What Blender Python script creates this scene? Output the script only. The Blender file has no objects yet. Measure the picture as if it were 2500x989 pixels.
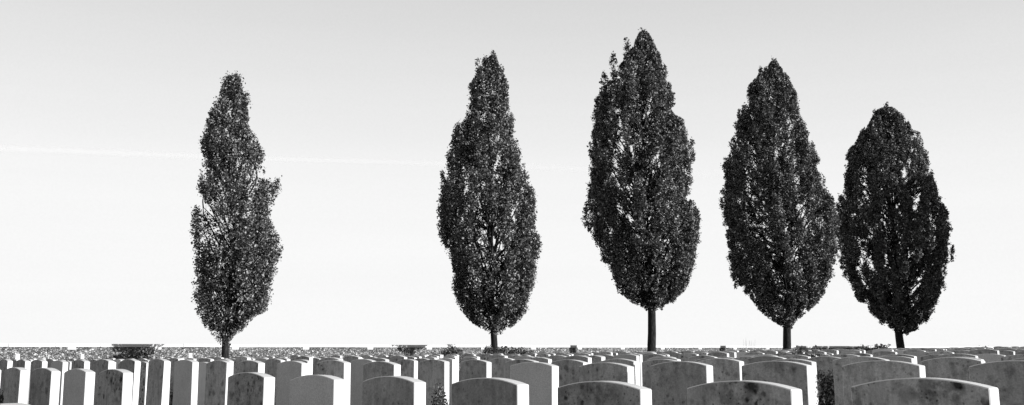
import bpy, bmesh, math, random
import numpy as np
from mathutils import Vector, Matrix, Euler

random.seed(7)
rng = np.random.default_rng(11)
scene = bpy.context.scene
COL = scene.collection

# ------------------------------------------------------------------ camera
SKY_GAIN = 2.84
IMW, IMH = 2500.0, 989.0
FEFF = 2400.0
PITCH = math.asin(0.1629)
ROLL = -0.0060
FPX = FEFF * math.cos(PITCH)
CAMZ = 0.87
RM = Matrix.Rotation(math.pi / 2 + PITCH, 3, 'X') @ Matrix.Rotation(ROLL, 3, 'Z')
RN = np.array(RM)
cd = bpy.data.cameras.new('camera')
cd.sensor_width = 36.0
cd.lens = 36.0 * FPX / IMW
cd.clip_start = 0.05
cd.clip_end = 80000
cam = bpy.data.objects.new('camera', cd)
COL.objects.link(cam)
cam.matrix_world = Matrix.Translation((0, 0, CAMZ)) @ RM.to_4x4()
scene.camera = cam


def ray(x, y):
    d = RN @ np.array([(x - IMW / 2) / FPX, -(y - IMH / 2) / FPX, -1.0])
    return d


def on_row(x, y, C):
    """point of the vertical plane X+Y=C seen at photo pixel x, y"""
    d = ray(x, y)
    t = C / (d[0] + d[1])
    return d[0] * t, d[1] * t, CAMZ + d[2] * t


def on_depth(x, y, Y):
    d = ray(x, y)
    t = Y / d[1]
    return d[0] * t, Y, CAMZ + d[2] * t


def project(P):
    q = (np.asarray(P, float) - np.array([0, 0, CAMZ])) @ RN
    zz = -q[..., 2]
    return np.stack([IMW / 2 + q[..., 0] / zz * FPX, IMH / 2 - q[..., 1] / zz * FPX], -1), zz


# ------------------------------------------------------------------ helpers
def tag(o, label=None, cat=None, group=None, kind=None):
    if label: o['label'] = label
    if cat: o['category'] = cat
    if group: o['group'] = group
    if kind: o['kind'] = kind
    return o


def empty(name, loc, rz=0.0):
    o = bpy.data.objects.new(name, None)
    COL.objects.link(o)
    o.location = loc
    o.rotation_euler = (0, 0, rz)
    o.empty_display_size = 0.2
    return o


def link(name, me, parent=None, mats=()):
    for m in mats: me.materials.append(m)
    o = bpy.data.objects.new(name, me)
    COL.objects.link(o)
    if parent: o.parent = parent
    return o


def mesh_np(name, verts, faces, k):
    """faces: (n,k) int array"""
    me = bpy.data.meshes.new(name)
    n = len(faces)
    me.vertices.add(len(verts))
    me.vertices.foreach_set('co', np.ascontiguousarray(verts, dtype=np.float32).ravel())
    me.loops.add(n * k)
    me.loops.foreach_set('vertex_index', np.ascontiguousarray(faces, dtype=np.int32).ravel())
    me.polygons.add(n)
    me.polygons.foreach_set('loop_start', np.arange(0, n * k, k, dtype=np.int32))
    me.update(calc_edges=True)
    return me


def tube(bm, pts, rad, seg=8):
    rings = []
    for i, p in enumerate(pts):
        p = Vector(p)
        a = Vector(pts[max(i - 1, 0)]); b = Vector(pts[min(i + 1, len(pts) - 1)])
        d = (b - a).normalized()
        u = d.orthogonal().normalized() if abs(d.z) < .95 else Vector((1, 0, 0))
        u = (u - d * u.dot(d)).normalized()
        v = d.cross(u)
        rings.append([bm.verts.new(p + (u * math.cos(t) + v * math.sin(t)) * rad[i]) for t in
                      [2 * math.pi * k / seg for k in range(seg)]])
    for r0, r1 in zip(rings[:-1], rings[1:]):
        for k in range(seg):
            bm.faces.new((r0[k], r0[(k + 1) % seg], r1[(k + 1) % seg], r1[k]))
    bm.faces.new(rings[-1])
    bm.faces.new(list(reversed(rings[0])))


def box_bm(bm, M, sx, sy, sz, bev=0.0):
    r = bmesh.ops.create_cube(bm, size=1.0)
    for v in r['verts']:
        v.co = M @ Vector((v.co.x * sx, v.co.y * sy, v.co.z * sz))
    if bev:
        es = list({e for v in r['verts'] for e in v.link_edges})
        bmesh.ops.bevel(bm, geom=es, offset=bev, segments=2, affect='EDGES', profile=.6)


# ------------------------------------------------------------------ materials (all neutral grey: the film is black and white)
def new_mat(name):
    m = bpy.data.materials.new(name)
    m.use_nodes = True
    nt = m.node_tree
    nt.nodes.clear()
    out = nt.nodes.new('ShaderNodeOutputMaterial')
    return m, nt, out


def N(nt, t, **kw):
    n = nt.nodes.new(t)
    for k, v in kw.items():
        if hasattr(n, k): setattr(n, k, v)
        else: n.inputs[k].default_value = v
    return n


def ramp(nt, src, stops, interp='LINEAR'):
    r = nt.nodes.new('ShaderNodeValToRGB')
    r.color_ramp.interpolation = interp
    el = r.color_ramp.elements
    while len(el) < len(stops): el.new(0.5)
    for e, (p, v) in zip(el, stops):
        e.position = p
        e.color = (v, v, v, 1)
    nt.links.new(src, r.inputs[0])
    return r.outputs[0]


def math_n(nt, op, a, b=None, clamp=False):
    m = nt.nodes.new('ShaderNodeMath')
    m.operation = op
    m.use_clamp = clamp
    for i, v in enumerate((a, b)):
        if v is None: continue
        if isinstance(v, (int, float)): m.inputs[i].default_value = v
        else: nt.links.new(v, m.inputs[i])
    return m.outputs[0]


def stone_coords(nt):
    tc = nt.nodes.new('ShaderNodeTexCoord')
    oi = nt.nodes.new('ShaderNodeObjectInfo')
    sc = N(nt, 'ShaderNodeVectorMath', operation='SCALE')
    nt.links.new(oi.outputs['Location'], sc.inputs[0]); sc.inputs['Scale'].default_value = 7.3
    ad = N(nt, 'ShaderNodeVectorMath', operation='ADD')
    nt.links.new(tc.outputs['Object'], ad.inputs[0]); nt.links.new(sc.outputs[0], ad.inputs[1])
    return ad.outputs[0], tc.outputs['Object'], oi.outputs['Random']


def noise(nt, vec, scale, detail=4, rough=.6, lac=2.0):
    n = N(nt, 'ShaderNodeTexNoise')
    nt.links.new(vec, n.inputs['Vector'])
    n.inputs['Scale'].default_value = scale
    n.inputs['Detail'].default_value = detail
    n.inputs['Roughness'].default_value = rough
    return n.outputs[0]


def stone_face_mat(name, base, blotch, streak, spots):
    m, nt, out = new_mat(name)
    v, obj, rnd = stone_coords(nt)
    # per stone tone
    tone = N(nt, 'ShaderNodeMapRange'); nt.links.new(rnd, tone.inputs[0])
    tone.inputs[3].default_value = base * .82; tone.inputs[4].default_value = base * 1.2
    val = tone.outputs[0]
    # broad clouds of weathering
    c1 = ramp(nt, noise(nt, v, 5.0, 6, .65), [(.33, 1 - blotch), (.62, 1.0 + blotch * .25)])
    val = math_n(nt, 'MULTIPLY', val, c1)
    # fine grain of the stone
    c2 = ramp(nt, noise(nt, v, 120, 3, .8), [(.25, .70), (.75, 1.3)])
    val = math_n(nt, 'MULTIPLY', val, c2)
    # vertical run-off streaks
    mp = N(nt, 'ShaderNodeMapping'); nt.links.new(v, mp.inputs[0]); mp.inputs['Scale'].default_value = (1, 1, .16)
    c3 = ramp(nt, noise(nt, mp.outputs[0], 26, 5, .7), [(.36, 1 - streak), (.55, 1.0)])
    val = math_n(nt, 'MULTIPLY', val, c3)
    if spots:
        # lichen: round dark patches of two sizes, broken up by noise
        for sc, th, w in ((13, .34, spots), (30, .30, spots * .9), (75, .26, spots * .8)):
            wv = N(nt, 'ShaderNodeVectorMath', operation='ADD')
            nz = N(nt, 'ShaderNodeTexNoise'); nt.links.new(v, nz.inputs['Vector'])
            nz.inputs['Scale'].default_value = sc * 2.2; nz.inputs['Detail'].default_value = 3
            s2 = N(nt, 'ShaderNodeVectorMath', operation='SCALE'); s2.inputs['Scale'].default_value = .55 / sc
            nt.links.new(nz.outputs['Color'], s2.inputs[0])
            nt.links.new(v, wv.inputs[0]); nt.links.new(s2.outputs[0], wv.inputs[1])
            vo = N(nt, 'ShaderNodeTexVoronoi'); nt.links.new(wv.outputs[0], vo.inputs['Vector'])
            vo.inputs['Scale'].default_value = sc
            vo.inputs['Randomness'].default_value = 1.0
            d = ramp(nt, vo.outputs['Distance'], [(th * .55, 1.0), (th * 1.25, 0.0)])
            sep = N(nt, 'ShaderNodeSeparateColor'); nt.links.new(vo.outputs['Color'], sep.inputs[0])
            on = ramp(nt, sep.outputs[0], [(.5, 0.0), (.66, 1.0)])
            area = ramp(nt, noise(nt, v, 4.2, 2, .5), [(.36, 0.0), (.5, 1.0)])
            k = math_n(nt, 'MULTIPLY', math_n(nt, 'MULTIPLY', d, on), area)
            k = math_n(nt, 'MULTIPLY', k, w)
            val = math_n(nt, 'MULTIPLY', val, math_n(nt, 'SUBTRACT', 1.0, k, True))
        mot = ramp(nt, noise(nt, v, 21, 7, .68), [(.47, 0.0), (.60, 1.0)])
        ar = ramp(nt, noise(nt, v, 6.5, 3, .55), [(.38, 0.0), (.54, 1.0)])
        k = math_n(nt, 'MULTIPLY', math_n(nt, 'MULTIPLY', mot, ar), spots * .55)
        val = math_n(nt, 'MULTIPLY', val, math_n(nt, 'SUBTRACT', 1.0, k, True))
    # darker towards the foot
    sx = N(nt, 'ShaderNodeSeparateXYZ'); nt.links.new(obj, sx.inputs[0])
    foot = ramp(nt, sx.outputs[2], [(.0, .72), (.32, 1.0)])
    val = math_n(nt, 'MULTIPLY', val, foot)
    cb = N(nt, 'ShaderNodeCombineColor')
    for i in range(3): nt.links.new(val, cb.inputs[i])
    b = N(nt, 'ShaderNodeBsdfPrincipled')
    nt.links.new(cb.outputs[0], b.inputs['Base Color'])
    b.inputs['Roughness'].default_value = .85
    b.inputs['Specular IOR Level'].default_value = .25
    bp = N(nt, 'ShaderNodeBump'); bp.inputs['Strength'].default_value = .25; bp.inputs['Distance'].default_value = .002
    nt.links.new(c2, bp.inputs['Height']); nt.links.new(bp.outputs[0], b.inputs['Normal'])
    nt.links.new(b.outputs[0], out.inputs[0])
    return m


def grey_mat(name, stops, scale=40, rough=.8, spec=.25, detail=5, stretch=None, bump=0.0):
    m, nt, out = new_mat(name)
    tc = nt.nodes.new('ShaderNodeTexCoord')
    vec = tc.outputs['Object']
    if stretch:
        mp = N(nt, 'ShaderNodeMapping'); nt.links.new(vec, mp.inputs[0]); mp.inputs['Scale'].default_value = stretch
        vec = mp.outputs[0]
    nz = noise(nt, vec, scale, detail, .65)
    col = ramp(nt, nz, stops)
    b = N(nt, 'ShaderNodeBsdfPrincipled')
    nt.links.new(col, b.inputs['Base Color'])
    b.inputs['Roughness'].default_value = rough
    b.inputs['Specular IOR Level'].default_value = spec
    if bump:
        bp = N(nt, 'ShaderNodeBump'); bp.inputs['Strength'].default_value = .8; bp.inputs['Distance'].default_value = bump
        nt.links.new(nz, bp.inputs['Height']); nt.links.new(bp.outputs[0], b.inputs['Normal'])
    nt.links.new(b.outputs[0], out.inputs[0])
    return m


def leaf_mat(name, lo, hi, trans=.15, rough=.45, spec=.5):
    m, nt, out = new_mat(name)
    g = N(nt, 'ShaderNodeNewGeometry')
    col = ramp(nt, g.outputs['Random Per Island'], [(0, lo), (.55, lo * .85 + hi * .15), (.85, lo * .55 + hi * .45), (1, hi)])
    b = N(nt, 'ShaderNodeBsdfPrincipled')
    nt.links.new(col, b.inputs['Base Color'])
    b.inputs['Roughness'].default_value = rough
    b.inputs['Specular IOR Level'].default_value = spec
    t = N(nt, 'ShaderNodeBsdfTranslucent'); nt.links.new(col, t.inputs[0])
    mx = N(nt, 'ShaderNodeMixShader'); mx.inputs[0].default_value = trans
    nt.links.new(b.outputs[0], mx.inputs[1]); nt.links.new(t.outputs[0], mx.inputs[2])
    nt.links.new(mx.outputs[0], out.inputs[0])
    return m


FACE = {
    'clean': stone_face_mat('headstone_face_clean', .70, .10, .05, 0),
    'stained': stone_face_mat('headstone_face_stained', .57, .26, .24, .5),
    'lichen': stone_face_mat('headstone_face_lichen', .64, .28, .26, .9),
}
EDGE = grey_mat('headstone_edge_painted_sun', [(.25, .82), (.6, .89), (1, .9)], 30, .55, .5)  # cleaner stone, paled further to paint sunlight onto sides and tops
COPING = grey_mat('coping_stone', [(.2, .74), (.6, .86), (1, .9)], 6, .85, .2)
BARK = grey_mat('bark', [(.3, .012), (.55, .035), (.75, .085)], 9, .95, .1, 6, (2.2, 2.2, .45), .03)
GRASS = leaf_mat('grass_blade', .06, .16, .2, .5, .3)
LEAF = leaf_mat('oak_leaf', .010, .60, .08, .45, .45)
SHRUB = leaf_mat('shrub_leaf', .05, .42, .2, .42, .5)
TWIG = grey_mat('twig', [(.3, .04), (.7, .12)], 30)

# flint rubble
RUBBLE, nt, out = new_mat('flint_rubble')
tc = nt.nodes.new('ShaderNodeTexCoord')
mp = N(nt, 'ShaderNodeMapping'); nt.links.new(tc.outputs['Object'], mp.inputs[0]); mp.inputs['Scale'].default_value = (1, 1, 1.25)
vo = N(nt, 'ShaderNodeTexVoronoi'); nt.links.new(mp.outputs[0], vo.inputs['Vector']); vo.inputs['Scale'].default_value = 13
ve = N(nt, 'ShaderNodeTexVoronoi', feature='DISTANCE_TO_EDGE'); nt.links.new(mp.outputs[0], ve.inputs['Vector']); ve.inputs['Scale'].default_value = 13
sp = N(nt, 'ShaderNodeSeparateColor'); nt.links.new(vo.outputs['Color'], sp.inputs[0])
cell = ramp(nt, sp.outputs[0], [(0, .10), (.35, .26), (.75, .45), (.9, .6), (1, .85)])
edge = ramp(nt, ve.outputs['Distance'], [(.0, .22), (.11, 1.0)])
fine = ramp(nt, noise(nt, mp.outputs[0], 24, 6, .8), [(.36, .25), (.62, 1.3)])  # speckle; its dark spots paint small shadows among the flints
c = math_n(nt, 'MULTIPLY', math_n(nt, 'MULTIPLY', cell, edge), fine)
cb = N(nt, 'ShaderNodeCombineColor')
for i in range(3): nt.links.new(c, cb.inputs[i])
b = N(nt, 'ShaderNodeBsdfPrincipled'); nt.links.new(cb.outputs[0], b.inputs['Base Color'])
b.inputs['Roughness'].default_value = .6
bp = N(nt, 'ShaderNodeBump'); bp.inputs['Strength'].default_value = .9; bp.inputs['Distance'].default_value = .04
nt.links.new(edge, bp.inputs['Height']); nt.links.new(bp.outputs[0], b.inputs['Normal'])
nt.links.new(b.outputs[0], out.inputs[0])

# turf
TURF, nt, out = new_mat('turf')
tc = nt.nodes.new('ShaderNodeTexCoord')
a = ramp(nt, noise(nt, tc.outputs['Object'], 1.1, 4, .6), [(.3, .08), (.7, .14)])
bb = ramp(nt, noise(nt, tc.outputs['Object'], 55, 4, .8), [(.3, .35), (.7, 1.6)])
c = math_n(nt, 'MULTIPLY', a, bb)
cb = N(nt, 'ShaderNodeCombineColor')
for i in range(3): nt.links.new(c, cb.inputs[i])
b = N(nt, 'ShaderNodeBsdfPrincipled'); nt.links.new(cb.outputs[0], b.inputs['Base Color'])
b.inputs['Roughness'].default_value = .95
b.inputs['Specular IOR Level'].default_value = .1
bp = N(nt, 'ShaderNodeBump'); bp.inputs['Strength'].default_value = 1; bp.inputs['Distance'].default_value = .03
nt.links.new(bb, bp.inputs['Height']); nt.links.new(bp.outputs[0], b.inputs['Normal'])
nt.links.new(b.outputs[0], out.inputs[0])

# ------------------------------------------------------------------ terrain (heights of the stone tops measured row by row)
STONE_H = 0.813
W_PTS = [-20, 0, 2.72, 4.6, 8.3, 12.8, 18.5, 29.4, 41.7, 73, 200]
Z_PTS = [-.55, -.16, -.072, -.022, .012, .055, .15, .27, .42, .80, .9]


def top_rel(X, Y):
    w = (X + Y) / math.sqrt(2); v = (Y - X) / math.sqrt(2)
    return np.interp(w, W_PTS, Z_PTS) + .0055 * np.clip(v, -10, 40)


# the wall runs straight from the left foreground to the right distance
WA = np.array([-14.94, 36.0]); WD = np.array([24.45, 19.0]); WL = float(np.hypot(*WD)); WU = WD / WL
WNRM = np.array([WU[1], -WU[0]])           # towards the cemetery
WALL_ANG = math.atan2(WU[1], WU[0])


def wall_side(X, Y):                       # > 0 inside the cemetery
    return (X - WA[0]) * WNRM[0] + (Y - WA[1]) * WNRM[1]


def ground_z(X, Y):
    X = np.asarray(X, float); Y = np.asarray(Y, float)
    z = CAMZ + top_rel(X, Y) - STONE_H
    d = np.clip(-wall_side(X, Y) - 2.0, 0, 60)
    return z - .06 * d


def axis(lo, hi, step, far):
    a = list(np.arange(lo, hi + .01, step))
    s = step; p = a[0]; q = a[-1]; L = []; R = []
    while p > -far:
        s *= 1.6; p -= s; L.append(p)
    s = step
    while q < far:
        s *= 1.6; q += s; R.append(q)
    return np.array(sorted(L) + a + R)


gx = axis(-45, 75, 1.0, 4000); gy = axis(-10, 110, 1.0, 4000)
GX, GY = np.meshgrid(gx, gy)
GZ = ground_z(GX, GY)
nx, ny = len(gx), len(gy)
idx = np.arange(nx * ny).reshape(ny, nx)
q = np.stack([idx[:-1, :-1], idx[:-1, 1:], idx[1:, 1:], idx[1:, :-1]], -1).reshape(-1, 4)
g = link('ground', mesh_np('ground', np.stack([GX, GY, GZ], -1).reshape(-1, 3), q, 4), None, [TURF])
g['kind'] = 'structure'

# ------------------------------------------------------------------ headstones
SW, ST = 0.381, 0.066


def headstone_mesh(kind, w=SW, t=ST, h=STONE_H, rise=.026):
    bm = bmesh.new()
    n = 14
    pts = [(-w / 2, -.12), (w / 2, -.12)]
    R = (w * w / 4 + rise * rise) / (2 * rise)
    a0 = math.asin(w / 2 / R)
    for i in range(n + 1):
        a = a0 - 2 * a0 * i / n
        pts.append((R * math.sin(a), h - R + R * math.cos(a)))
    vs = [bm.verts.new((x, -t / 2, z)) for x, z in pts]
    f = bm.faces.new(vs)
    r = bmesh.ops.extrude_face_region(bm, geom=[f])
    bmesh.ops.translate(bm, vec=(0, t, 0), verts=[e for e in r['geom'] if isinstance(e, bmesh.types.BMVert)])
    bmesh.ops.recalc_face_normals(bm, faces=bm.faces)
    es = [e for e in bm.edges if len(e.link_faces) == 2 and e.calc_face_angle(0) > .6]
    bmesh.ops.bevel(bm, geom=es, offset=.003, segments=1, affect='EDGES')
    bm.normal_update()
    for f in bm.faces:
        f.material_index = 0 if abs(f.normal.y) > .999 or (f.normal.x < -.3 and f.normal.y < -.3) else 1  # left front bevels share the face tone; other edges the sun-painted one
        f.smooth = False
    me = bpy.data.meshes.new('headstone')
    bm.to_mesh(me); bm.free()
    me.materials.append(FACE[kind]); me.materials.append(EDGE)
    return me


HM = {k: headstone_mesh(k) for k in FACE}
SP = .60
stones = []      # dict: X,Y,Z(top), row, kind, rz


def add_stone(X, Y, Zt, row, kind):
    stones.append(dict(X=X, Y=Y, Z=Zt, row=row, kind=kind, rz=-math.pi / 4 + random.gauss(0, .012),
                       tx=random.gauss(0, .007), ty=random.gauss(0, .007)))


C1, DC = 3.85, 2.65
ROW1 = [(2250, 922, 'lichen'), (1810, 929, 'lichen'), (1470, 930, 'lichen'), (1195, 922, 'stained'), (962, 918, 'stained'),
        (773, 915, 'clean'), (612, 909, 'lichen'), (285, 901, 'lichen'), (196, 900, 'clean'), (113, 898, 'stained'), (40, 897, 'stained'),
        (-24, 896, 'stained')]
ROW2 = [(2480, 880, 'stained'), (2152, 880, 'stained'), (1893, 881, 'stained'), (1660, 882, 'stained'), (1477, 885, 'stained'),
        (1300, 884, 'clean'), (932, 882, 'stained'), (816, 879, 'lichen'),
        (714, 881, 'clean'), (612, 880, 'stained'), (535, 880, 'stained'), (457, 878, 'clean'), (386, 876, 'stained'),
        (317, 877, 'stained'), (255, 877, 'stained'), (199, 878, 'stained'), (147, 880, 'clean'), (97, 878, 'stained'),
        (56, 878, 'stained'), (14, 877, 'stained')]
ROW3 = [(2325, 872, 'stained'), (2100, 870, 'stained'), (1930, 876, 'stained'), (1759, 875, 'stained'), (1617, 877, 'stained'),
        (1508, 876, 'stained'), (1388, 878, 'stained'), (1277, 877, 'stained'), (1161, 878, 'stained'), (1061, 877.5, 'stained')]
for x, y, k in ROW1: add_stone(*on_row(x, y, C1), 1, k)
for x, y, k in ROW2: add_stone(*on_row(x, y, C1 + DC), 2, k)
for x, y, k in ROW3: add_stone(*on_row(x, y, C1 + 2 * DC), 3, k)
add_stone(*on_row(24, 985, 1.2), 0, 'stained')
# further rows: regular planting with small irregularities, a few gaps
for r in range(3, 45):
    C = C1 + DC * (r - 1)
    w = C / math.sqrt(2)
    if r == 3:
        l = stones[[i for i, s in enumerate(stones) if s['row'] == 3][-1]]
        v = (l['Y'] - l['X']) / math.sqrt(2) + SP
    else:
        v = -30 + random.random() * SP
    while v < 60:
        X = (w - v) / math.sqrt(2); Y = (w + v) / math.sqrt(2)
        v += SP + random.gauss(0, .018)
        if Y < 2 or X / Y > .62 or X / Y < -.62: continue
        if wall_side(X, Y) < np.interp(X, [-14, -8, 0], [8.5, 11, 15.5]): continue
        if random.random() < .045: continue
        k = random.choices(['clean', 'stained', 'lichen'], [.24, .58, .18])[0]
        add_stone(X, Y, CAMZ + float(top_rel(X, Y)) + random.gauss(0, .017), r, k)

# which of them the photo shows: paint them far to near into a small id picture
BW, BH = 1250, 495
buf = np.full((BH, BW), -1, int)


def fill(poly, i):
    p = np.asarray(poly) * .5
    x0, y0 = np.floor(p.min(0)).astype(int); x1, y1 = np.ceil(p.max(0)).astype(int)
    x0, y0, x1, y1 = max(x0, 0), max(y0, 0), min(x1, BW), min(y1, BH)
    if x1 <= x0 or y1 <= y0: return
    xs, ys = np.meshgrid(np.arange(x0, x1) + .5, np.arange(y0, y1) + .5)
    ins_p = np.ones(xs.shape, bool); ins_n = np.ones(xs.shape, bool)
    for a, b in zip(p, np.roll(p, -1, 0)):
        cr = (b[0] - a[0]) * (ys - a[1]) - (b[1] - a[1]) * (xs - a[0])
        ins_p &= cr >= 0; ins_n &= cr <= 0
    buf[y0:y1, x0:x1][ins_p | ins_n] = i


for i in sorted(range(len(stones)), key=lambda i: -stones[i]['Y']):
    s = stones[i]
    ca, sa = math.cos(s['rz']), math.sin(s['rz'])
    P = lambda x, y, z: (s['X'] + x * ca - y * sa, s['Y'] + x * sa + y * ca, s['Z'] + z)
    h = SW / 2; t = ST / 2
    F = [P(-h, -t, -.81), P(h, -t, -.81), P(h, -t, -.026), P(h / 2, -t, -.006), P(0, -t, 0), P(-h / 2, -t, -.006), P(-h, -t, -.026)]
    S = [P(h, -t, -.81), P(h, t, -.81), P(h, t, -.026), P(h, -t, -.026)]
    T = [P(0, -t, 0), P(h, -t, -.026), P(h, t, -.026), P(0, t, 0)]
    for poly in (S, T, F): fill(project(poly)[0], i)
    s['px'] = float(project([P(0, 0, -.01)])[0][0][0])
cnt = np.bincount(buf[buf >= 0], minlength=len(stones))
order = np.argsort(-cnt)
MAXI = 300
indiv = [i for i in order[:MAXI] if cnt[i] >= 3]
print('stones', len(stones), 'seen', int((cnt > 0).sum()), 'seen>=3', int((cnt >= 3).sum()), 'individual', len(indiv))

ORD = ['', 'first', 'second', 'third', 'fourth', 'fifth', 'sixth', 'seventh', 'eighth', 'ninth', 'tenth', 'eleventh', 'twelfth',
       'thirteenth', 'fourteenth', 'fifteenth', 'sixteenth', 'seventeenth', 'eighteenth', 'nineteenth']
TENS = {2: ('twentieth', 'twenty'), 3: ('thirtieth', 'thirty'), 4: ('fortieth', 'forty'), 5: ('fiftieth', 'fifty'), 6: ('sixtieth', 'sixty')}


def ordinal(n):
    if n < 20: return ORD[n]
    a, b = TENS[n // 10]
    return a if n % 10 == 0 else b + '-' + ORD[n % 10]


TRUNKS = [(553, 'first'), (1203, 'second'), (1588, 'third'), (1927, 'fourth'), (2201, 'fifth')]


def place(px):
    tx, nm = min(TRUNKS, key=lambda t: abs(t[0] - px))
    d = px - tx
    rel = 'below' if abs(d) < 45 else ('left of' if d < 0 else 'right of')
    return rel + ' the ' + nm + ' tree'


LOOK = {'clean': 'clean pale', 'stained': 'weathered grey', 'lichen': 'blotchy lichened'}
chosen = set(indiv)
byrow = {}
for i in indiv: byrow.setdefault(stones[i]['row'], []).append(i)


def put_stone(i, label):
    s = stones[i]
    o = bpy.data.objects.new('headstone', HM[s['kind']])
    COL.objects.link(o)
    o.location = (s['X'], s['Y'], s['Z'] - STONE_H)
    o.rotation_euler = (s['tx'], s['ty'], s['rz'])
    tag(o, label, 'headstone', 'rows of white headstones')
    return o


rank = {r: n for n, r in enumerate(sorted(r for r in byrow if r > 0), 1)}
for r in sorted(byrow):
    lst = sorted(byrow[r], key=lambda i: -stones[i]['px'])
    for n, i in enumerate(lst, 1):
        s = stones[i]
        if r == 0:
            lab = 'arched top of the nearest headstone, just showing in the bottom left corner'
        elif r == 1:
            lab = f"{LOOK[s['kind']]} headstone, {ordinal(n)} from the right in the large front row"
        else:
            lab = f"{LOOK[s['kind']]} headstone, {ordinal(n)} from the right in the {ordinal(rank[r])} row, {place(s['px'])}"
        put_stone(i, lab)
rest = [i for i in range(len(stones)) if i not in chosen]
if rest:
    bm = bmesh.new()
    for i in rest:
        s = stones[i]
        n0 = len(bm.verts); f0 = len(bm.faces)
        bm.from_mesh(HM[s['kind']])
        M = Matrix.Translation((s['X'], s['Y'], s['Z'] - STONE_H)) @ Matrix.Rotation(s['rz'], 4, 'Z')
        bm.verts.ensure_lookup_table()
        bmesh.ops.transform(bm, matrix=M, verts=bm.verts[n0:])
    me = bpy.data.meshes.new('headstones')
    bm.to_mesh(me); bm.free()
    o = link('distant_headstones', me, None, [FACE['stained'], EDGE])
    tag(o, 'tops of further headstones crowded together between the rows in front of the wall', 'headstones', None, 'stuff')

# ------------------------------------------------------------------ boundary wall
wall = empty('boundary_wall', (WA[0], WA[1], float(ground_z(WA[0], WA[1]))), WALL_ANG)
tag(wall, 'low flint rubble wall with pale stone coping behind the headstones', 'wall')
wb = wall.location.z


def wall_top(t): return CAMZ + .756 + .115 * (t + .1)


T0, T1 = -.45, 2.75
COPH, WTH = .115, .42
bm = bmesh.new()
prev = None
nseg = 48
for i in range(nseg + 1):
    t = T0 + (T1 - T0) * i / nseg
    s = t * WL; zt = wall_top(t) - COPH - wb
    ring = [bm.verts.new((s, y, z)) for y, z in ((0, -1.2), (0, zt), (WTH, zt), (WTH, -1.2))]
    if prev:
        for k in range(4):
            bm.faces.new((prev[k], ring[k], ring[(k + 1) % 4], prev[(k + 1) % 4]))
    else:
        bm.faces.new(ring)
    prev = ring
bm.faces.new(list(reversed(prev)))
bmesh.ops.recalc_face_normals(bm, faces=bm.faces)
me = bpy.data.meshes.new('rubble_body'); bm.to_mesh(me); bm.free()
link('rubble_body', me, wall, [RUBBLE])
s = T0 * WL; SL = 1.525
slope = .115 / WL
while s < T1 * WL:
    L = min(SL, T1 * WL - s)
    bm = bmesh.new()
    zc = wall_top((s + L / 2) / WL) - wb - COPH / 2 + .002 + random.gauss(0, .003)
    box_bm(bm, Matrix.Translation((s + L / 2, WTH / 2, zc)) @ Matrix.Rotation(-math.atan(slope), 4, 'Y'), L - .012, WTH + .09, COPH, .008)
    me = bpy.data.meshes.new('coping_slab'); bm.to_mesh(me); bm.free()
    link('coping_slab', me, wall, [COPING])
    s += SL
# pale blocks under the coping every ten feet
k = -5
while True:
    s = .159 * WL + 3.055 * k
    k += 1
    if s > T1 * WL - .3: break
    if s < T0 * WL + .3: continue
    bm = bmesh.new()
    zt = wall_top(s / WL) - wb - COPH
    box_bm(bm, Matrix.Translation((s, .04, zt - .045 - .003)), .29, .13, .09, .006)
    me = bpy.data.meshes.new('corbel_block'); bm.to_mesh(me); bm.free()
    link('corbel_block', me, wall, [COPING])


def t_of_u(u): return (-WA[0] + u * WA[1]) / (WD[0] - u * WD[1])


for px, y0, y1, wpx in ((36.5, 864, 880, 11), (195, 865, 880, 9), (459, 862, 876, 9), (710, 865, 872, 5)):
    u = (px + 2.2 - 1250) / FEFF
    t = t_of_u(u); Yw = WA[1] + WD[1] * t
    zt = on_depth(px, y0, Yw)[2]; zb = on_depth(px, y1, Yw)[2]
    wm = wpx / FEFF * Yw / (WU[0] - u * WU[1])
    bm = bmesh.new()
    box_bm(bm, Matrix.Translation((t * WL, .03, (zt + zb) / 2 - wb)), wm, .1, zt - zb, .006)
    me = bpy.data.meshes.new('marker_block'); bm.to_mesh(me); bm.free()
    link('marker_block', me, wall, [COPING])


# ------------------------------------------------------------------ foliage
def leaves(P, size, rng, asp=.62, up=.25, jitter=.35):
    """kite-shaped leaves at the points P"""
    n = len(P)
    sz = size * (1 + jitter * rng.standard_normal(n)).clip(.45, 1.9)
    d = rng.standard_normal((n, 3)); d[:, 2] += up
    d /= np.linalg.norm(d, axis=1, keepdims=True)
    e = rng.standard_normal((n, 3))
    e -= d * (e * d).sum(1, keepdims=True)
    e /= np.linalg.norm(e, axis=1, keepdims=True)
    nn = np.cross(d, e)
    d = d * sz[:, None]; e = e * (sz * asp)[:, None]; nn = nn * (sz * .12)[:, None]
    V = np.stack([P - d * .5, P + e * .5 + nn + d * .05, P + d * .5, P - e * .5 + nn + d * .05], 1).reshape(-1, 3)
    F = np.arange(4 * n).reshape(n, 4)
    return V, F


def snoise(X, Y, Z, seed, f):
    """cheap smooth noise from a few sines, about -1..1"""
    r = np.random.default_rng(seed)
    a = 0
    for _ in range(6):
        k = r.standard_normal(3) * f
        a = a + np.sin(X * k[0] + Y * k[1] + Z * k[2] + r.random() * 6.28)
    return a / 2.6


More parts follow.
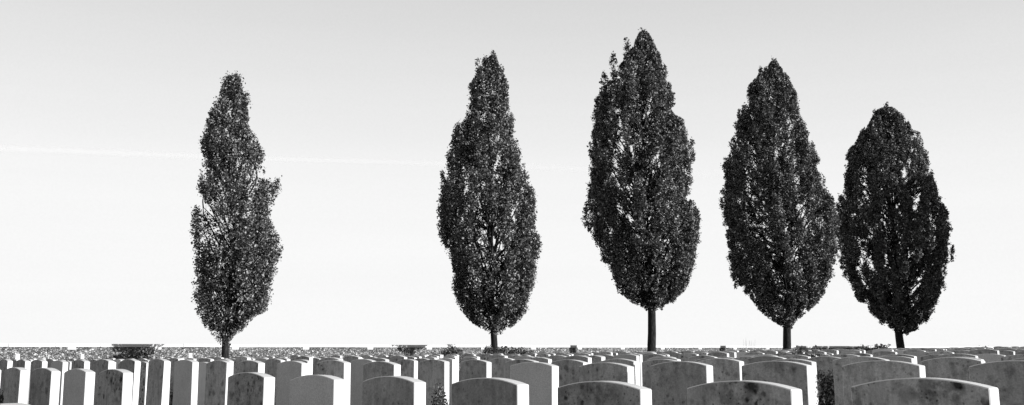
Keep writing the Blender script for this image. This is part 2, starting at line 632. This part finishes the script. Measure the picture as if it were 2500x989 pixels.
def make_tree(label, outline, tx, Y, seed, trunk_px, base_y, nplume=190, clus=42, per=15, leaf=.115, lean=0.0, extra=(), gapl=-.6, gapr=-.95):
    r = np.random.default_rng(seed)
    rp = random.Random(seed)
    X0 = on_depth(tx, base_y, Y)[0]
    zg = float(ground_z(X0, Y))
    root = empty('columnar_tree', (X0, Y, zg))
    tag(root, label, 'tree', 'columnar trees along the wall')
    # outline to metres round the trunk
    rows = []
    for y, l, rr in outline:
        xl, _, z = on_depth(l, y, Y); xr = on_depth(rr, y, Y)[0]
        rows.append((z - zg, X0 - xl, xr - X0))
    rows.sort()
    Zs = np.array([a[0] for a in rows]); Ls = np.array([a[1] for a in rows]); Rs = np.array([a[2] for a in rows])
    zlo, zhi = Zs[0], Zs[-1]
    H = zhi - zlo

    def rad(phi, z):
        c = np.cos(phi)
        k = (1 + c) / 2
        k = k * k * (3 - 2 * k)
        Lz = np.interp(z, Zs, Ls); Rz = np.interp(z, Zs, Rs)
        # the crown axis drifts with the outline; the half width is the same front to back
        mid = (Rz - Lz) / 2; half = (Rz + Lz) / 2
        return mid, half

    bm = bmesh.new()
    px_m = Y / FEFF
    r0 = trunk_px * px_m / 2
    # trunk with a slight sway and root flare, running up inside the crown
    tp, tr = [], []
    nst = 16
    for i in range(nst + 1):
        s = i / nst
        z = -.25 + s * (zlo + H * .86)
        m = float(rad(0, max(z, zlo))[0]) * min(1, max(0, (z - zlo) / (H * .5)))
        sway = .6 * r0 * math.sin(3.1 * s * 3 + seed)
        tp.append((m * .6 + sway + lean * z, .3 * r0 * math.cos(5 * s + seed), z))
        fl = 1 + .45 * math.exp(-max(z, 0) / .22)
        tr.append(max(.015, r0 * fl * (1 - s) ** .75 + .012))
    tube(bm, tp, tr, 14)
    tpz = np.array([p[2] for p in tp]); tpx = np.array([p[0] for p in tp]); tpy = np.array([p[1] for p in tp])
    trr = np.array(tr)
    # upright plumes of foliage, each on its own ascending limb
    plumes = []          # x, y, z of the foot, lean x, lean y, length, radius
    lim = []
    zz = zlo
    gold = 0
    prof = np.interp(np.linspace(zlo, zhi, 200), Zs, (Ls + Rs) / 2)
    cum = np.cumsum(prof + .35); cum /= cum[-1]

    def put(zc, phi, depth, grow=1.0):
        mid, half = rad(phi, zc)
        rp_ = min(max(.12, half * .29), .40) * r.uniform(.75, 1.25) * grow
        ln = r.uniform(1.1, 2.0) * (.55 + .45 * min(1, half / 1.4)) * grow
        rho = max(0.0, half * depth - rp_ * r.uniform(.75, 1.5))
        plumes.append((mid + rho * math.cos(phi), rho * math.sin(phi), zc - ln * .45, .15 * math.cos(phi), .15 * math.sin(phi), ln, rp_))

    for i in range(nplume):
        zc = float(np.interp((i + r.random()) / nplume, cum, np.linspace(zlo, zhi, 200)))
        phi = i * 2.399963 + r.normal(0, .25)
        mid, half = rad(phi, zc)
        # thinner, gappy foliage left of the axis
        g_ = snoise(np.array([math.cos(phi) * half]), np.array([math.sin(phi) * half * .4]), np.array([zc * .6]), seed + 3, 1.9)[0]
        if half > .7 and g_ < (gapl if math.cos(phi) < .3 else gapr): continue
        put(zc, phi, 1.0 if i % 5 else r.uniform(.35, .75))
    for side in (0.0, math.pi):      # the silhouette itself
        for k in range(nplume // 6):
            zc = float(np.interp((k + r.random()) / (nplume // 6), cum, np.linspace(zlo, zhi, 200)))
            put(zc, side + r.normal(0, .3), 1.0, .8)
    # thin leafy leaders that break the outline
    for k in range(nplume // 2):
        f_ = r.random()
        zc = zlo + H * (f_ if k % 3 else .86 + .14 * f_)
        phi = (0.0 if k % 2 else math.pi) + r.normal(0, .55)
        mid, half = rad(phi, zc)
        ln = r.uniform(.45, .95); rho = half * r.uniform(.86, 1.03)
        plumes.append((mid + rho * math.cos(phi), rho * math.sin(phi), min(zc - ln * .4, zhi - ln * r.uniform(1.0, 1.3)), .12 * math.cos(phi), .12 * math.sin(phi), ln, r.uniform(.055, .11)))
    for k in range(4):
        put(zhi - .12 * k - .45, r.random() * 6.28, .6, .9)
    for (cx, cy, ln, rp_, le) in extra:
        x, _, z = on_depth(cx, cy, Y)
        plumes.append((x - X0, r.normal(0, .12), z - zg - ln * .5, le, 0, ln, rp_))
    # a few bare-ish twigs of different heights make the tip
    nex = len(extra) + 9
    for k in range(9):
        zt = zhi + .10 if k == 0 else zhi - H * (.012 + .016 * k) + r.normal(0, .05)
        mid, half = rad(0, min(zt, zhi) - .02 * H)
        ph = k * 3.3 + r.normal(0, .4); ln = r.uniform(.6, 1.0); q = 0 if k == 0 else half * r.uniform(.8, 1.1)
        plumes.append((mid + q * math.cos(ph), q * math.sin(ph), zt - ln, .08 * math.cos(ph), .08 * math.sin(ph), ln, r.uniform(.045, .075)))
    C = []
    hmax = prof.max()
    for i, (fx, fy, fz, lx, ly, ln, rp_) in enumerate(plumes):
        # limb
        za = max(zlo + .05 + r.uniform(0, .5), fz - r.uniform(.8, 2.6) * H / 11)
        if i >= len(plumes) - nex: za = fz - .25
        za = min(za, fz + ln * .2)
        ax = np.interp(za, tpz, tpx); ay = np.interp(za, tpz, tpy)
        tipz = fz + ln * .8
        ra = min(.45 * np.interp(za, tpz, trr), .013 + .010 * (tipz - za))
        pts, rad_ = [], []
        m = 8
        for k in range(m + 1):
            q = k / m
            gq = min(1.0, q * 1.5) ** .8
            up = max(0, q - .35) / .65
            pts.append((ax + (fx - ax) * gq + lx * ln * up + .13 * math.sin(4.3 * q + i * 1.7) * q, ay + (fy - ay) * gq + ly * ln * up + .13 * math.cos(3.7 * q + i * 2.3) * q, za + (tipz - za) * q))
            rad_.append(max(.005, ra * (1 - q) ** .8))
        if i < len(plumes) - nex:      # limbs stay inside the foliage
            PA = np.array(pts)
            mi, ha = rad(0, PA[:, 2].clip(zlo, zhi))
            dd = np.hypot(PA[:, 0] - mi, PA[:, 1]) + 1e-6
            kk = np.minimum(1.0, .80 * ha / dd)
            PA[:, 0] = mi + (PA[:, 0] - mi) * kk; PA[:, 1] *= kk
            PA[:, 2] = np.minimum(PA[:, 2], zhi - .15)
            pts = [tuple(p) for p in PA]
        if rp_ > .121 and i % 2 == 0: tube(bm, pts, rad_, 5)
        nc = int(clus * (ln * rp_ / .55) ** .85) + 4
        t = r.beta(1.15, 1.25, nc)
        prof_r = rp_ * 1.7 * np.sqrt(t) * (1 - t) ** .8 * (1 + .35 * np.sin(9 * t + i))
        q = np.sqrt(r.uniform(.2, 1.0, nc)); a_ = r.random(nc) * 6.2832
        C.append(np.stack([fx + lx * ln * t + prof_r * q * np.cos(a_), fy + ly * ln * t + prof_r * q * np.sin(a_), fz + ln * t], 1))
    lead = np.concatenate([np.full(len(c_), pl[6] <= .121) for c_, pl in zip(C, plumes)])
    ex = np.concatenate([np.full(len(c_), j >= len(plumes) - nex) for j, c_ in enumerate(C)])
    lead = lead | ex
    C = np.concatenate(C)
    # the top thins out into separate leaders
    tz = np.clip((C[:, 2] - (zhi - .13 * H)) / (.13 * H), 0, 1)
    core = lead | ((C[:, 2] < zhi - .055 * H) & (r.random(len(C)) > .75 * tz) & (snoise(C[:, 0], C[:, 1], C[:, 2] * .25, seed + 31, 7.0) > -1.2 + 1.25 * tz))
    C = C[core]; ex = ex[core]
    hz = snoise(C[:, 0], C[:, 1] * .5, C[:, 2] * .5, seed + 21, 3.4)
    kp = ex | (hz > np.where(C[:, 0] - rad(0, C[:, 2])[0] < .2, gapl - .12, gapr - .05))
    C = C[kp]; ex = ex[kp]
    # a thin inner filling along the limbs
    nS = int(len(C) * .13)
    z = zlo + H * r.random(nS) ** .95
    mid, half = rad(0, z)
    phi = r.random(nS) * 6.2832; q = np.sqrt(r.uniform(.1, .8, nS))
    C = np.concatenate([C, np.stack([mid + half * q * np.cos(phi), half * q * np.sin(phi), z], 1)])
    ex = np.concatenate([ex, np.zeros(len(C) - len(ex), bool)])
    rep = r.poisson(per, len(C))
    tuft = np.repeat(ex, rep)
    P = np.repeat(C, rep, 0)
    P = P + r.standard_normal(P.shape) * np.array([.058, .058, .075])
    mid, half = rad(0, P[:, 2].clip(zlo, zhi))
    d = np.hypot(P[:, 0] - mid, P[:, 1])
    P = P[((d < half * (1.06 + .13 * snoise(P[:, 0], P[:, 1], P[:, 2], seed + 9, 3.0)) + .08 * np.clip(half - .5, .15, 1)) | tuft) & (tuft | (P[:, 2] < zhi - .012 * H)) & (P[:, 2] > zlo - .12)]
    V, F = leaves(P, leaf, r)
    crown = link('crown', mesh_np('crown', V, F, 4), root, [LEAF])
    # twigs that carry the clumps
    me = bpy.data.meshes.new('trunk'); bm.to_mesh(me); bm.free()
    me.polygons.foreach_set('use_smooth', [True] * len(me.polygons))
    link('trunk', me, root, [BARK])
    print(label[:30], 'plumes', len(plumes), 'clumps', len(C), 'leaves', len(P), 'H', round(zhi, 1))
    return root


O1 = [(177, 563, 567), (190, 556, 582), (205, 549, 588), (235, 537, 594), (250, 530, 598), (270, 522, 603), (300, 514, 604), (340, 494, 616), (370, 495, 634),
      (400, 500, 637), (430, 508, 641), (460, 488, 642), (490, 480, 650), (520, 482, 655), (550, 468, 662), (580, 470, 676), (610, 473, 684),
      (640, 480, 680), (670, 485, 670), (700, 480, 660), (720, 479, 661), (742, 482, 658), (770, 495, 625), (800, 509, 598), (820, 522, 572), (840, 535, 561)]
O2 = [(128, 1203, 1207), (145, 1190, 1212), (180, 1164, 1226), (210, 1148, 1238), (230, 1154, 1240), (255, 1150, 1245), (290, 1140, 1250), (320, 1112, 1253),
      (350, 1110, 1262), (380, 1096, 1268), (410, 1094, 1271), (440, 1080, 1285), (470, 1078, 1298), (500, 1075, 1304), (530, 1070, 1303), (560, 1068, 1302),
      (590, 1085, 1306), (610, 1095, 1315), (640, 1105, 1312), (670, 1107, 1308), (700, 1107, 1300), (730, 1117, 1290), (760, 1130, 1278), (785, 1150, 1258),
      (800, 1170, 1243), (810, 1190, 1225)]
O3 = [(70, 1566, 1572), (88, 1558, 1588), (95, 1556, 1592), (120, 1546, 1601), (150, 1522, 1612), (175, 1498, 1621), (200, 1482, 1630), (230, 1465, 1637),
      (260, 1460, 1640), (290, 1450, 1650), (320, 1446, 1668), (350, 1448, 1680), (380, 1440, 1688), (410, 1442, 1683), (430, 1440, 1685), (460, 1437, 1685),
      (490, 1436, 1686), (520, 1427, 1696), (545, 1436, 1712), (575, 1450, 1712), (600, 1465, 1708), (630, 1480, 1700), (660, 1490, 1695), (690, 1500, 1680),
      (715, 1520, 1663), (735, 1542, 1646), (752, 1572, 1616)]
O4 = [(143, 1888, 1892), (165, 1874, 1904), (185, 1855, 1915), (210, 1835, 1930), (240, 1830, 1938), (270, 1815, 1950), (300, 1798, 1965), (330, 1795, 1972),
      (360, 1794, 1976), (390, 1772, 1981), (410, 1769, 1988), (440, 1774, 1996), (470, 1770, 2010), (490, 1767, 2022), (520, 1768, 2028), (550, 1770, 2040),
      (580, 1775, 2042), (610, 1778, 2040), (640, 1781, 2038), (670, 1791, 2033), (690, 1802, 2024), (715, 1828, 2008), (740, 1846, 1988), (765, 1870, 1963),
      (785, 1890, 1943), (797, 1910, 1934)]
O5 = [(256, 2163, 2170), (270, 2142, 2185), (285, 2134, 2197), (300, 2128, 2210), (320, 2118, 2221), (350, 2090, 2240), (380, 2072, 2255), (410, 2070, 2262),
      (440, 2070, 2266), (470, 2063, 2276), (500, 2058, 2290), (515, 2047, 2298), (540, 2043, 2308), (570, 2046, 2311), (600, 2053, 2313), (630, 2060, 2308),
      (660, 2068, 2302), (690, 2078, 2300), (720, 2096, 2291), (750, 2126, 2279), (775, 2146, 2264), (790, 2165, 2256), (805, 2180, 2238), (814, 2192, 2218)]
make_tree('slender columnar tree standing alone on the far left, with a side tuft', O1, 554, 35.0, 3, 17, 875, 175, 27, 13, .078, 0.0, ((550, 204, .85, .12, .02), (580, 204, .85, .13, 0), (565, 215, .9, .15, 0), (522, 262, .8, .13, -.03), (604, 268, .75, .12, .03), (483, 735, .8, .15, -.05),
     (660, 464, .8, .26, .25), (669, 455, .55, .2, .25), (656, 480, .6, .22, .25), (645, 468, .9, .26, .25), (634, 468, .8, .22, .2)), gapl=-.56, gapr=-.85)
make_tree('columnar tree with a drawn-out feathery tip, shrubs round its trunk', O2, 1204, 42.4, 14, 16, 868, 195, 38, 15, .085, extra=((1168, 170, 1.0, .14, -.02), (1205, 158, 1.1, .14, 0), (1188, 165, 1.0, .15, 0), (1220, 190, .9, .15, .02), (1152, 225, .9, .16, -.03), (1116, 335, 1.0, .2, -.04), (1098, 392, .9, .2, -.04)), gapl=-.74, gapr=-1.0)
make_tree('tallest columnar tree, on a long bare trunk', O3, 1588, 48.3, 25, 21, 858, 250, 42, 16, .092, extra=((1531, 125, 1.4, .2, -.02), (1570, 100, 1.4, .2, 0), (1499, 165, 1.3, .22, -.03), (1477, 205, 1.2, .22, -.03), (1585, 115, 1.2, .22, .03), (1434, 530, 1.0, .25, -.1)), gapl=-.78, gapr=-1.1)
make_tree('broad columnar tree almost touching the dark tree at the right end', O4, 1927, 55.6, 36, 20, 856, 250, 42, 16, .098, extra=((1860, 192, 1.3, .2, -.02), (1889, 172, 1.4, .2, 0), (1876, 190, 1.2, .2, 0), (1837, 235, 1.3, .24, -.03), (1908, 200, 1.2, .2, .03), (1776, 410, 1.2, .26, -.08), (2016, 500, 1.2, .3, .1)), gapl=-.98, gapr=-1.2)
make_tree('shortest and darkest tree, in shade, at the right end of the row', O5, 2201, 62.5, 47, 19, 853, 250, 46, 16, .104, extra=((2105, 345, 1.4, .26, -.03), (2167, 288, 1.3, .22, 0), (2150, 305, 1.3, .25, -.02), (2184, 300, 1.3, .24, .02), (2082, 380, 1.3, .28, -.04), (2054, 520, 1.3, .3, -.1)), gapl=-1.0, gapr=-1.25)
# the neighbour beyond the right edge of the picture, which shades the fifth tree
OW = [(318, 2690, 2790), (332, 2640, 2840), (360, 2600, 2885), (420, 2580, 2905), (480, 2575, 2910), (560, 2575, 2910), (640, 2580, 2900), (720, 2600, 2880), (790, 2660, 2820), (815, 2700, 2780)]
make_tree('broad tree standing beyond the right end of the row', OW, 2740, 57.4, 58, 22, 850, 190, 40, 14, .15)


def make_shrub(label, px, ytop, Y, rpx, seed, n=500, leaf=.05, ybase=None, name='shrub', cat='shrub', flower=False, group='shrubs among the headstones'):
    r = np.random.default_rng(seed)
    X, _, zt = on_depth(px, ytop, Y)
    zg = float(ground_z(X, Y))
    h = zt - zg
    R = rpx / FEFF * Y
    root = empty(name, (X, Y, zg))
    tag(root, label, cat, group)
    bm = bmesh.new()
    C = []
    ns = 9
    for i in range(ns):
        a = i * 2.4 + r.normal(0, .3)
        rr = R * r.uniform(.3, .95); hz = h * r.uniform(.72, 1.0)
        pts = [(rr * math.cos(a) * (s ** 1.3), rr * math.sin(a) * (s ** 1.3), hz * s - .05 * (1 - s)) for s in (0, .25, .5, .75, 1)]
        tube(bm, pts, [.008, .007, .006, .005, .003], 5)
        m = n // ns
        s = 1 - r.random(m) ** 1.4 * .75
        P = np.array(pts)
        c = np.stack([np.interp(s, [0, .25, .5, .75, 1], P[:, j]) for j in range(3)], 1)
        c += r.standard_normal(c.shape) * np.array([R * .22, R * .22, h * .05])
        C.append(c)
    P = np.concatenate(C)
    P = P[(np.hypot(P[:, 0], P[:, 1]) < R * 1.15) & (P[:, 2] < h) & (P[:, 2] > .03)]
    V, F = leaves(P, leaf, r, .6, .3)
    link('foliage', mesh_np('foliage', V, F, 4), root, [SHRUB])
    me = bpy.data.meshes.new('stems'); bm.to_mesh(me); bm.free()
    link('stems', me, root, [TWIG])
    return root


make_shrub('rounded shrub in front of the wall, left of the second tree trunk', 1103, 841, 30, 26, 1, 1500, .07)
make_shrub('small shrub at the left foot of the second tree trunk', 1190, 843, 39, 13, 2, 800, .08)
make_shrub('leafy shrub close on the right of the second tree trunk', 1222, 845, 38, 16, 3, 900, .08)
make_shrub('wide low shrub two along to the right of the second tree trunk', 1254, 848, 36, 21, 4, 1100, .08)
make_shrub('spreading low shrub farthest right of the second tree trunk', 1285, 855, 36, 18, 5, 500, .08)
make_shrub('pale little shrub in the tree shadow on the wall, left of centre', 995, 845, 41.5, 7, 6, 220, .07)
make_shrub('dark shrub deepening the broad tree shadow on the wall at far left', 346, 850, 35.7, 26, 7, 4500, .08)  # dense leaves put in so the tree shadow on the wall looks darker
make_shrub('arching leafy bush behind the headstones near the fourth tree trunk', 1962, 845, 12.3, 33, 8, 1500, .045)
make_shrub('bushy shrub rising over the headstones just left of the fifth tree trunk', 2130, 840, 24, 38, 9, 2600, .06)
make_shrub('tall dense shrub squeezed between headstones at lower right', 2026, 904, 7.05, 33, 10, 6500, .022)
make_shrub('small ragged weed on the far right above the headstones', 2402, 843, 34, 11, 11, 160, .05)
make_shrub('thin rose bush in front of a headstone, in the gap at lower centre', 1076, 936, 8.55, 20, 12, 900, .024)
make_shrub('small rose bush in the gap beside the lower centre rose', 1113, 953, 8.7, 10, 13, 500, .024)
make_shrub('little plant beside the leftmost front headstone', 4, 938, 7.6, 8, 14, 160, .03)
make_shrub('low plant at the foot of the front headstones at far left', 77, 970, 7.5, 8, 15, 140, .03)
make_shrub('low dark plant at the foot of a headstone below the wall, left', 425, 955, 16.5, 10, 16, 220, .04)

# a few tall dry stalks near the wall
X, Y, zt = on_depth(1826, 824, 50)
zg = float(ground_z(X, Y))
root = empty('tall_grass', (X, Y, zg))
tag(root, 'tuft of tall thin pale stalks by the wall, left of the fourth tree', 'tall grass')
bm = bmesh.new()
for i in range(9):
    a = random.uniform(-.30, .30); hh = (zt - zg) * random.uniform(.8, 1.03); ln = random.uniform(-.12, .12)
    tube(bm, [(a, random.uniform(-.1, .1), -.05), (a + ln * .4, 0, hh * .6), (a + ln, 0, hh)], [.008, .007, .003], 4)
me = bpy.data.meshes.new('stalks'); bm.to_mesh(me); bm.free()
link('stalks', me, root, [grey_mat('dry_stalk', [(0, .4), (1, .6)])])

# ------------------------------------------------------------------ grass in the nearer strips
n = 52000
r = np.random.default_rng(5)
w = r.uniform(1.5, 15, n); v = r.uniform(-1, 27, n)
X = (w - v) / math.sqrt(2); Y = (w + v) / math.sqrt(2)
k = (np.abs(X / np.maximum(Y, .1)) < .58) & (Y > 1.5) & (wall_side(X, Y) > .4)
X, Y = X[k], Y[k]
n = len(X)
Z = ground_z(X, Y)
h = r.uniform(.035, .085, n); a = r.random(n) * 6.283; wd = r.uniform(.004, .009, n)
lx = r.normal(0, .03, n); ly = r.normal(0, .03, n)
V = np.stack([np.stack([X - wd * np.cos(a), Y - wd * np.sin(a), Z - .01], 1), np.stack([X + wd * np.cos(a), Y + wd * np.sin(a), Z - .01], 1),
              np.stack([X + lx, Y + ly, Z + h], 1)], 1).reshape(-1, 3)
o = link('grass', mesh_np('grass', V, np.arange(3 * n).reshape(n, 3), 3), None, [GRASS])
tag(o, 'short mown grass between the rows of headstones', 'grass', None, 'stuff')

# ------------------------------------------------------------------ vapour trail, far up and far away
TRAIL, nt, out = new_mat('vapour')
tc = nt.nodes.new('ShaderNodeTexCoord')
mp = N(nt, 'ShaderNodeMapping'); nt.links.new(tc.outputs['Object'], mp.inputs[0]); mp.inputs['Scale'].default_value = (.0009, .0009, .006)
nz = noise(nt, mp.outputs[0], 1.0, 5, .6)
lw = N(nt, 'ShaderNodeLayerWeight'); lw.inputs[0].default_value = .5
fac = math_n(nt, 'SUBTRACT', 1.0, lw.outputs['Facing'])
fac = math_n(nt, 'POWER', fac, 3.2)
sx = N(nt, 'ShaderNodeSeparateXYZ'); nt.links.new(tc.outputs['Object'], sx.inputs[0])
mr = N(nt, 'ShaderNodeMapRange'); nt.links.new(sx.outputs[0], mr.inputs[0])
mr.inputs[1].default_value = -11000; mr.inputs[2].default_value = 7000; mr.inputs[3].default_value = .19; mr.inputs[4].default_value = 0.0
fac = math_n(nt, 'MULTIPLY', math_n(nt, 'MULTIPLY', fac, mr.outputs[0]), ramp(nt, nz, [(.3, .8), (.65, 1.0)]), True)
em = N(nt, 'ShaderNodeBsdfDiffuse'); em.inputs[0].default_value = (.9, .9, .9, 1)
e2 = N(nt, 'ShaderNodeBsdfTranslucent'); e2.inputs[0].default_value = (.9, .9, .9, 1)
ad = N(nt, 'ShaderNodeAddShader'); nt.links.new(em.outputs[0], ad.inputs[0]); nt.links.new(e2.outputs[0], ad.inputs[1])
tr = N(nt, 'ShaderNodeBsdfTransparent')
mx = N(nt, 'ShaderNodeMixShader'); nt.links.new(fac, mx.inputs[0]); nt.links.new(tr.outputs[0], mx.inputs[1]); nt.links.new(ad.outputs[0], mx.inputs[2])
nt.links.new(mx.outputs[0], out.inputs[0])
bm = bmesh.new()
pts = []
for px, py in ((-400, 346), (-100, 358), (0, 362), (200, 370), (440, 380), (560, 385), (650, 388), (900, 394), (1075, 400), (1300, 408), (1600, 420), (1900, 432)):
    pts.append(on_depth(px, py, 20000))
tube(bm, pts, [120, 118, 112, 108, 98, 90, 84, 84, 88, 96, 104, 110], 16)
me = bpy.data.meshes.new('vapour_trail'); bm.to_mesh(me); bm.free()
me.polygons.foreach_set('use_smooth', [True] * len(me.polygons))
o = link('vapour_trail', me, None, [TRAIL])
tag(o, 'thin white vapour trail crossing the sky behind the left trees', 'vapour trail')

# ------------------------------------------------------------------ light
SUN_AZ = math.atan2(.92, -.39)      # from +Y towards +X
SUN_EL = math.radians(10.8)
sd = Vector((math.sin(SUN_AZ) * math.cos(SUN_EL), math.cos(SUN_AZ) * math.cos(SUN_EL), math.sin(SUN_EL)))
sl = bpy.data.lights.new('sun', 'SUN')
sl.energy = 5.0
sl.angle = math.radians(.5)
sl.color = (1, 1, 1)
so = bpy.data.objects.new('sun', sl)
COL.objects.link(so)
so.rotation_euler = sd.to_track_quat('Z', 'Y').to_euler()
so.location = (30, 0, 30)

world = bpy.data.worlds.new('World')
scene.world = world
world.use_nodes = True
nt = world.node_tree
nt.nodes.clear()
out = nt.nodes.new('ShaderNodeOutputWorld')
bg = nt.nodes.new('ShaderNodeBackground')
sky = nt.nodes.new('ShaderNodeTexSky')
sky.sky_type = 'NISHITA'
sky.sun_disc = False
sky.sun_elevation = SUN_EL
sky.sun_rotation = SUN_AZ
sky.altitude = 50
sky.air_density = 1.0
sky.dust_density = .2
# hazy horizon: the sky is looked up slightly above the true direction, then turned into film greys
tc = nt.nodes.new('ShaderNodeTexCoord')
mp = nt.nodes.new('ShaderNodeMapping'); mp.inputs['Location'].default_value = (0, 0, .055); mp.inputs['Scale'].default_value = (.12, 1, .9)
nt.links.new(tc.outputs['Generated'], mp.inputs[0])
nt.links.new(mp.outputs[0], sky.inputs['Vector']) if 'Vector' in sky.inputs else None
sp = nt.nodes.new('ShaderNodeSeparateColor')
nt.links.new(sky.outputs[0], sp.inputs[0])
mixed = math_n(nt, 'ADD', math_n(nt, 'MULTIPLY', sp.outputs[2], .75), math_n(nt, 'MULTIPLY', sp.outputs[1], .25))
val = math_n(nt, 'MAXIMUM', mixed, sp.outputs[1])
val = math_n(nt, 'MULTIPLY', val, SKY_GAIN)
sm = nt.nodes.new('ShaderNodeMath'); sm.operation = 'SMOOTH_MIN'
nt.links.new(val, sm.inputs[0]); sm.inputs[1].default_value = 9.45; sm.inputs[2].default_value = 3.0
val = sm.outputs[0]
# unseen sky behind the camera darkened to cut fill on stone faces
dx = nt.nodes.new('ShaderNodeSeparateXYZ'); nt.links.new(tc.outputs['Generated'], dx.inputs[0])
hz = nt.nodes.new('ShaderNodeMapRange'); hz.interpolation_type = 'SMOOTHSTEP'
nt.links.new(dx.outputs[1], hz.inputs[0])
hz.inputs[1].default_value = -.35; hz.inputs[2].default_value = .55; hz.inputs[3].default_value = .42; hz.inputs[4].default_value = 1.0
val = math_n(nt, 'MULTIPLY', val, hz.outputs[0])
# faint uneven haze: long level streaks and a fine mottling
ms = nt.nodes.new('ShaderNodeMapping'); ms.inputs['Scale'].default_value = (1.6, 1.6, 26); nt.links.new(tc.outputs['Generated'], ms.inputs[0])
st = ramp(nt, noise(nt, ms.outputs[0], 1.0, 5, .55), [(.35, .992), (.68, 1.012)])
mt = ramp(nt, noise(nt, tc.outputs['Generated'], 420, 2, .7), [(.3, .988), (.7, 1.012)])
val = math_n(nt, 'MULTIPLY', math_n(nt, 'MULTIPLY', val, st), mt)
cb = nt.nodes.new('ShaderNodeCombineColor')
for i in range(3): nt.links.new(val, cb.inputs[i])
nt.links.new(cb.outputs[0], bg.inputs[0])
bg.inputs['Strength'].default_value = .1
nt.links.new(bg.outputs[0], out.inputs[0])

scene.view_settings.view_transform = 'Standard'
scene.view_settings.look = 'None'
scene.view_settings.exposure = 0
scene.view_settings.gamma = 1
